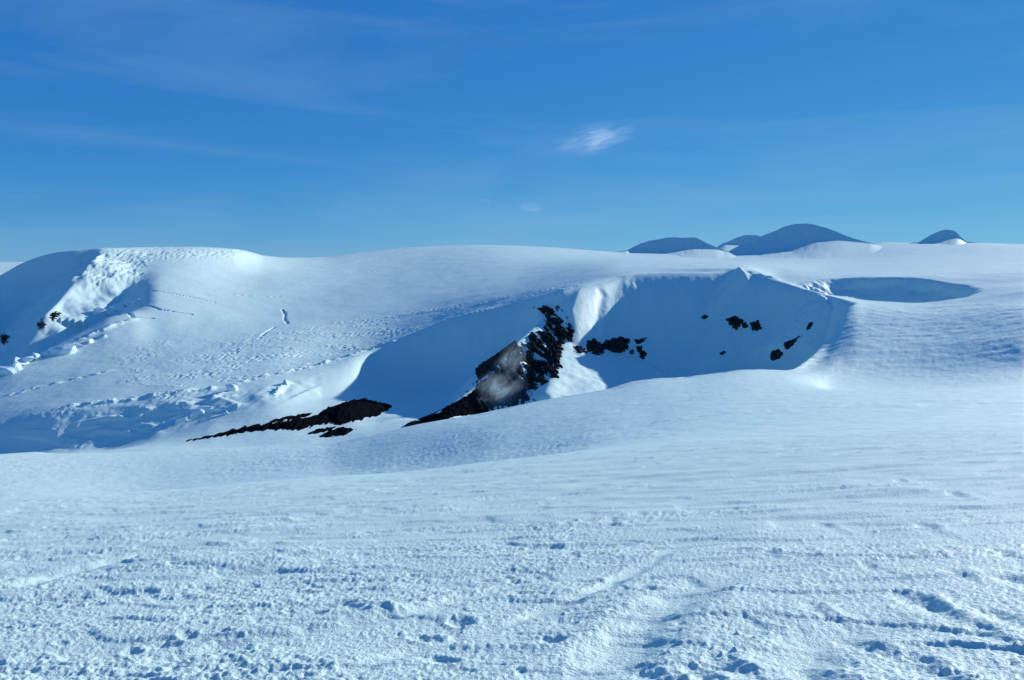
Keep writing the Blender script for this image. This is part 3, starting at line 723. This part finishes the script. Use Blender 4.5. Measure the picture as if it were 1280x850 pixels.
for i, (px, py, sz, lab) in enumerate([
    (226, 524, 12, 'dirty ice lump low on the left crater wall'),
    (247, 515, 10, 'pale ice lump below a wind rib on the left wall'),
    (256, 508, 11, 'largest ice lump high on the left crater wall'),
    (267, 513, 8, 'right hand ice lump of the left wall cluster'),
    (283, 515, 7, 'small lone ice lump right of the cluster'),
    (290, 484, 10, 'white snow block on the crest of the left rim')]):
    ice_block(px, py, sz, lab, 340 + i, group='ice lumps on the left crater wall', name='ice_lump', cat='ice lump')

# ------------------------------------------------------------------ steam and clouds
def vapour(name, label, cat, loc, scale, rot, density, nscale, lo, hi, seed, color=(1, 1, 1), group=None, aniso=0.45):
    m = bpy.data.materials.new(name); m.use_nodes = True; t = m.node_tree; t.nodes.clear()
    out = t.nodes.new('ShaderNodeOutputMaterial'); pv = t.nodes.new('ShaderNodeVolumePrincipled')
    pv.inputs['Color'].default_value = (*color, 1); pv.inputs['Anisotropy'].default_value = aniso
    tc = t.nodes.new('ShaderNodeTexCoord')
    ln = t.nodes.new('ShaderNodeVectorMath'); ln.operation = 'LENGTH'; t.links.new(tc.outputs['Object'], ln.inputs[0])
    fall = t.nodes.new('ShaderNodeMapRange'); fall.interpolation_type = 'SMOOTHSTEP'
    fall.inputs['From Min'].default_value = 1.0; fall.inputs['From Max'].default_value = 0.15
    t.links.new(ln.outputs['Value'], fall.inputs['Value'])
    mp = t.nodes.new('ShaderNodeMapping'); mp.inputs['Location'].default_value = (seed * 3.1, seed * 1.7, 0); mp.inputs['Scale'].default_value = nscale
    t.links.new(tc.outputs['Object'], mp.inputs['Vector'])
    n = t.nodes.new('ShaderNodeTexNoise'); n.inputs['Scale'].default_value = 1.0; n.inputs['Detail'].default_value = 5; n.inputs['Distortion'].default_value = 0.8
    t.links.new(mp.outputs['Vector'], n.inputs['Vector'])
    nr = t.nodes.new('ShaderNodeMapRange'); nr.inputs['From Min'].default_value = lo; nr.inputs['From Max'].default_value = hi
    t.links.new(n.outputs['Fac'], nr.inputs['Value'])
    mu = t.nodes.new('ShaderNodeMath'); mu.operation = 'MULTIPLY'; t.links.new(fall.outputs['Result'], mu.inputs[0]); t.links.new(nr.outputs['Result'], mu.inputs[1])
    mu2 = t.nodes.new('ShaderNodeMath'); mu2.operation = 'MULTIPLY'; mu2.inputs[1].default_value = density; t.links.new(mu.outputs[0], mu2.inputs[0])
    t.links.new(mu2.outputs[0], pv.inputs['Density']); t.links.new(pv.outputs['Volume'], out.inputs['Volume'])
    bm = bmesh.new(); bmesh.ops.create_icosphere(bm, subdivisions=3, radius=1.0)
    me = bpy.data.meshes.new(name); bm.to_mesh(me); bm.free(); me.materials.append(m)
    o = bpy.data.objects.new(name, me); o.location = loc; o.scale = scale; o.rotation_euler = rot; link(o)
    return tag(o, label, cat, group)
def near_pt(px, py, off, rmin=450):
    p = hit(px, py, rmin); r = math.hypot(p[0], p[1]); return tuple(p * ((r - off) / r))
vapour('steam_plume', 'pale steam drifting off the grey scree of the spur', 'steam', near_pt(618, 496, 9), (32, 13, 21), (0, math.radians(-35), 0), 0.10, (2.2, 1.8, 3.0), 0.38, 0.70, 1, color=(0.70, 0.90, 0.98), group='steam rising from the spur')
vapour('steam_plume', 'thin wisp of steam higher on the spur beside the crag', 'steam', near_pt(634, 455, 9), (30, 11, 13), (0, math.radians(-52), 0), 0.07, (1.8, 1.6, 2.4), 0.40, 0.70, 2, color=(0.70, 0.90, 0.98), group='steam rising from the spur')
def sky_pt(px, py, r): return tuple(point(px, py, r))
vapour('cloud', 'small bright feathery cloud wisp in the middle of the sky', 'cloud', sky_pt(744, 174, 5200), (320, 180, 120), (0, math.radians(-12), 0), 0.0036, (1.9, 1.6, 4.2), 0.43, 0.76, 3, group='small cloud wisps')
vapour('cloud', 'faint small cloud wisp low over the plateau, right of a fainter one', 'cloud', sky_pt(664, 260, 5200), (110, 80, 45), (0, math.radians(6), 0), 0.0022, (1.2, 1.4, 2.4), 0.36, 0.75, 4, group='small cloud wisps')
vapour('cloud', 'faintest tiny cloud fleck low in the sky', 'cloud', sky_pt(607, 251, 5200), (62, 50, 24), (0, 0, 0), 0.0030, (1.2, 1.4, 2.4), 0.36, 0.75, 5, group='small cloud wisps')
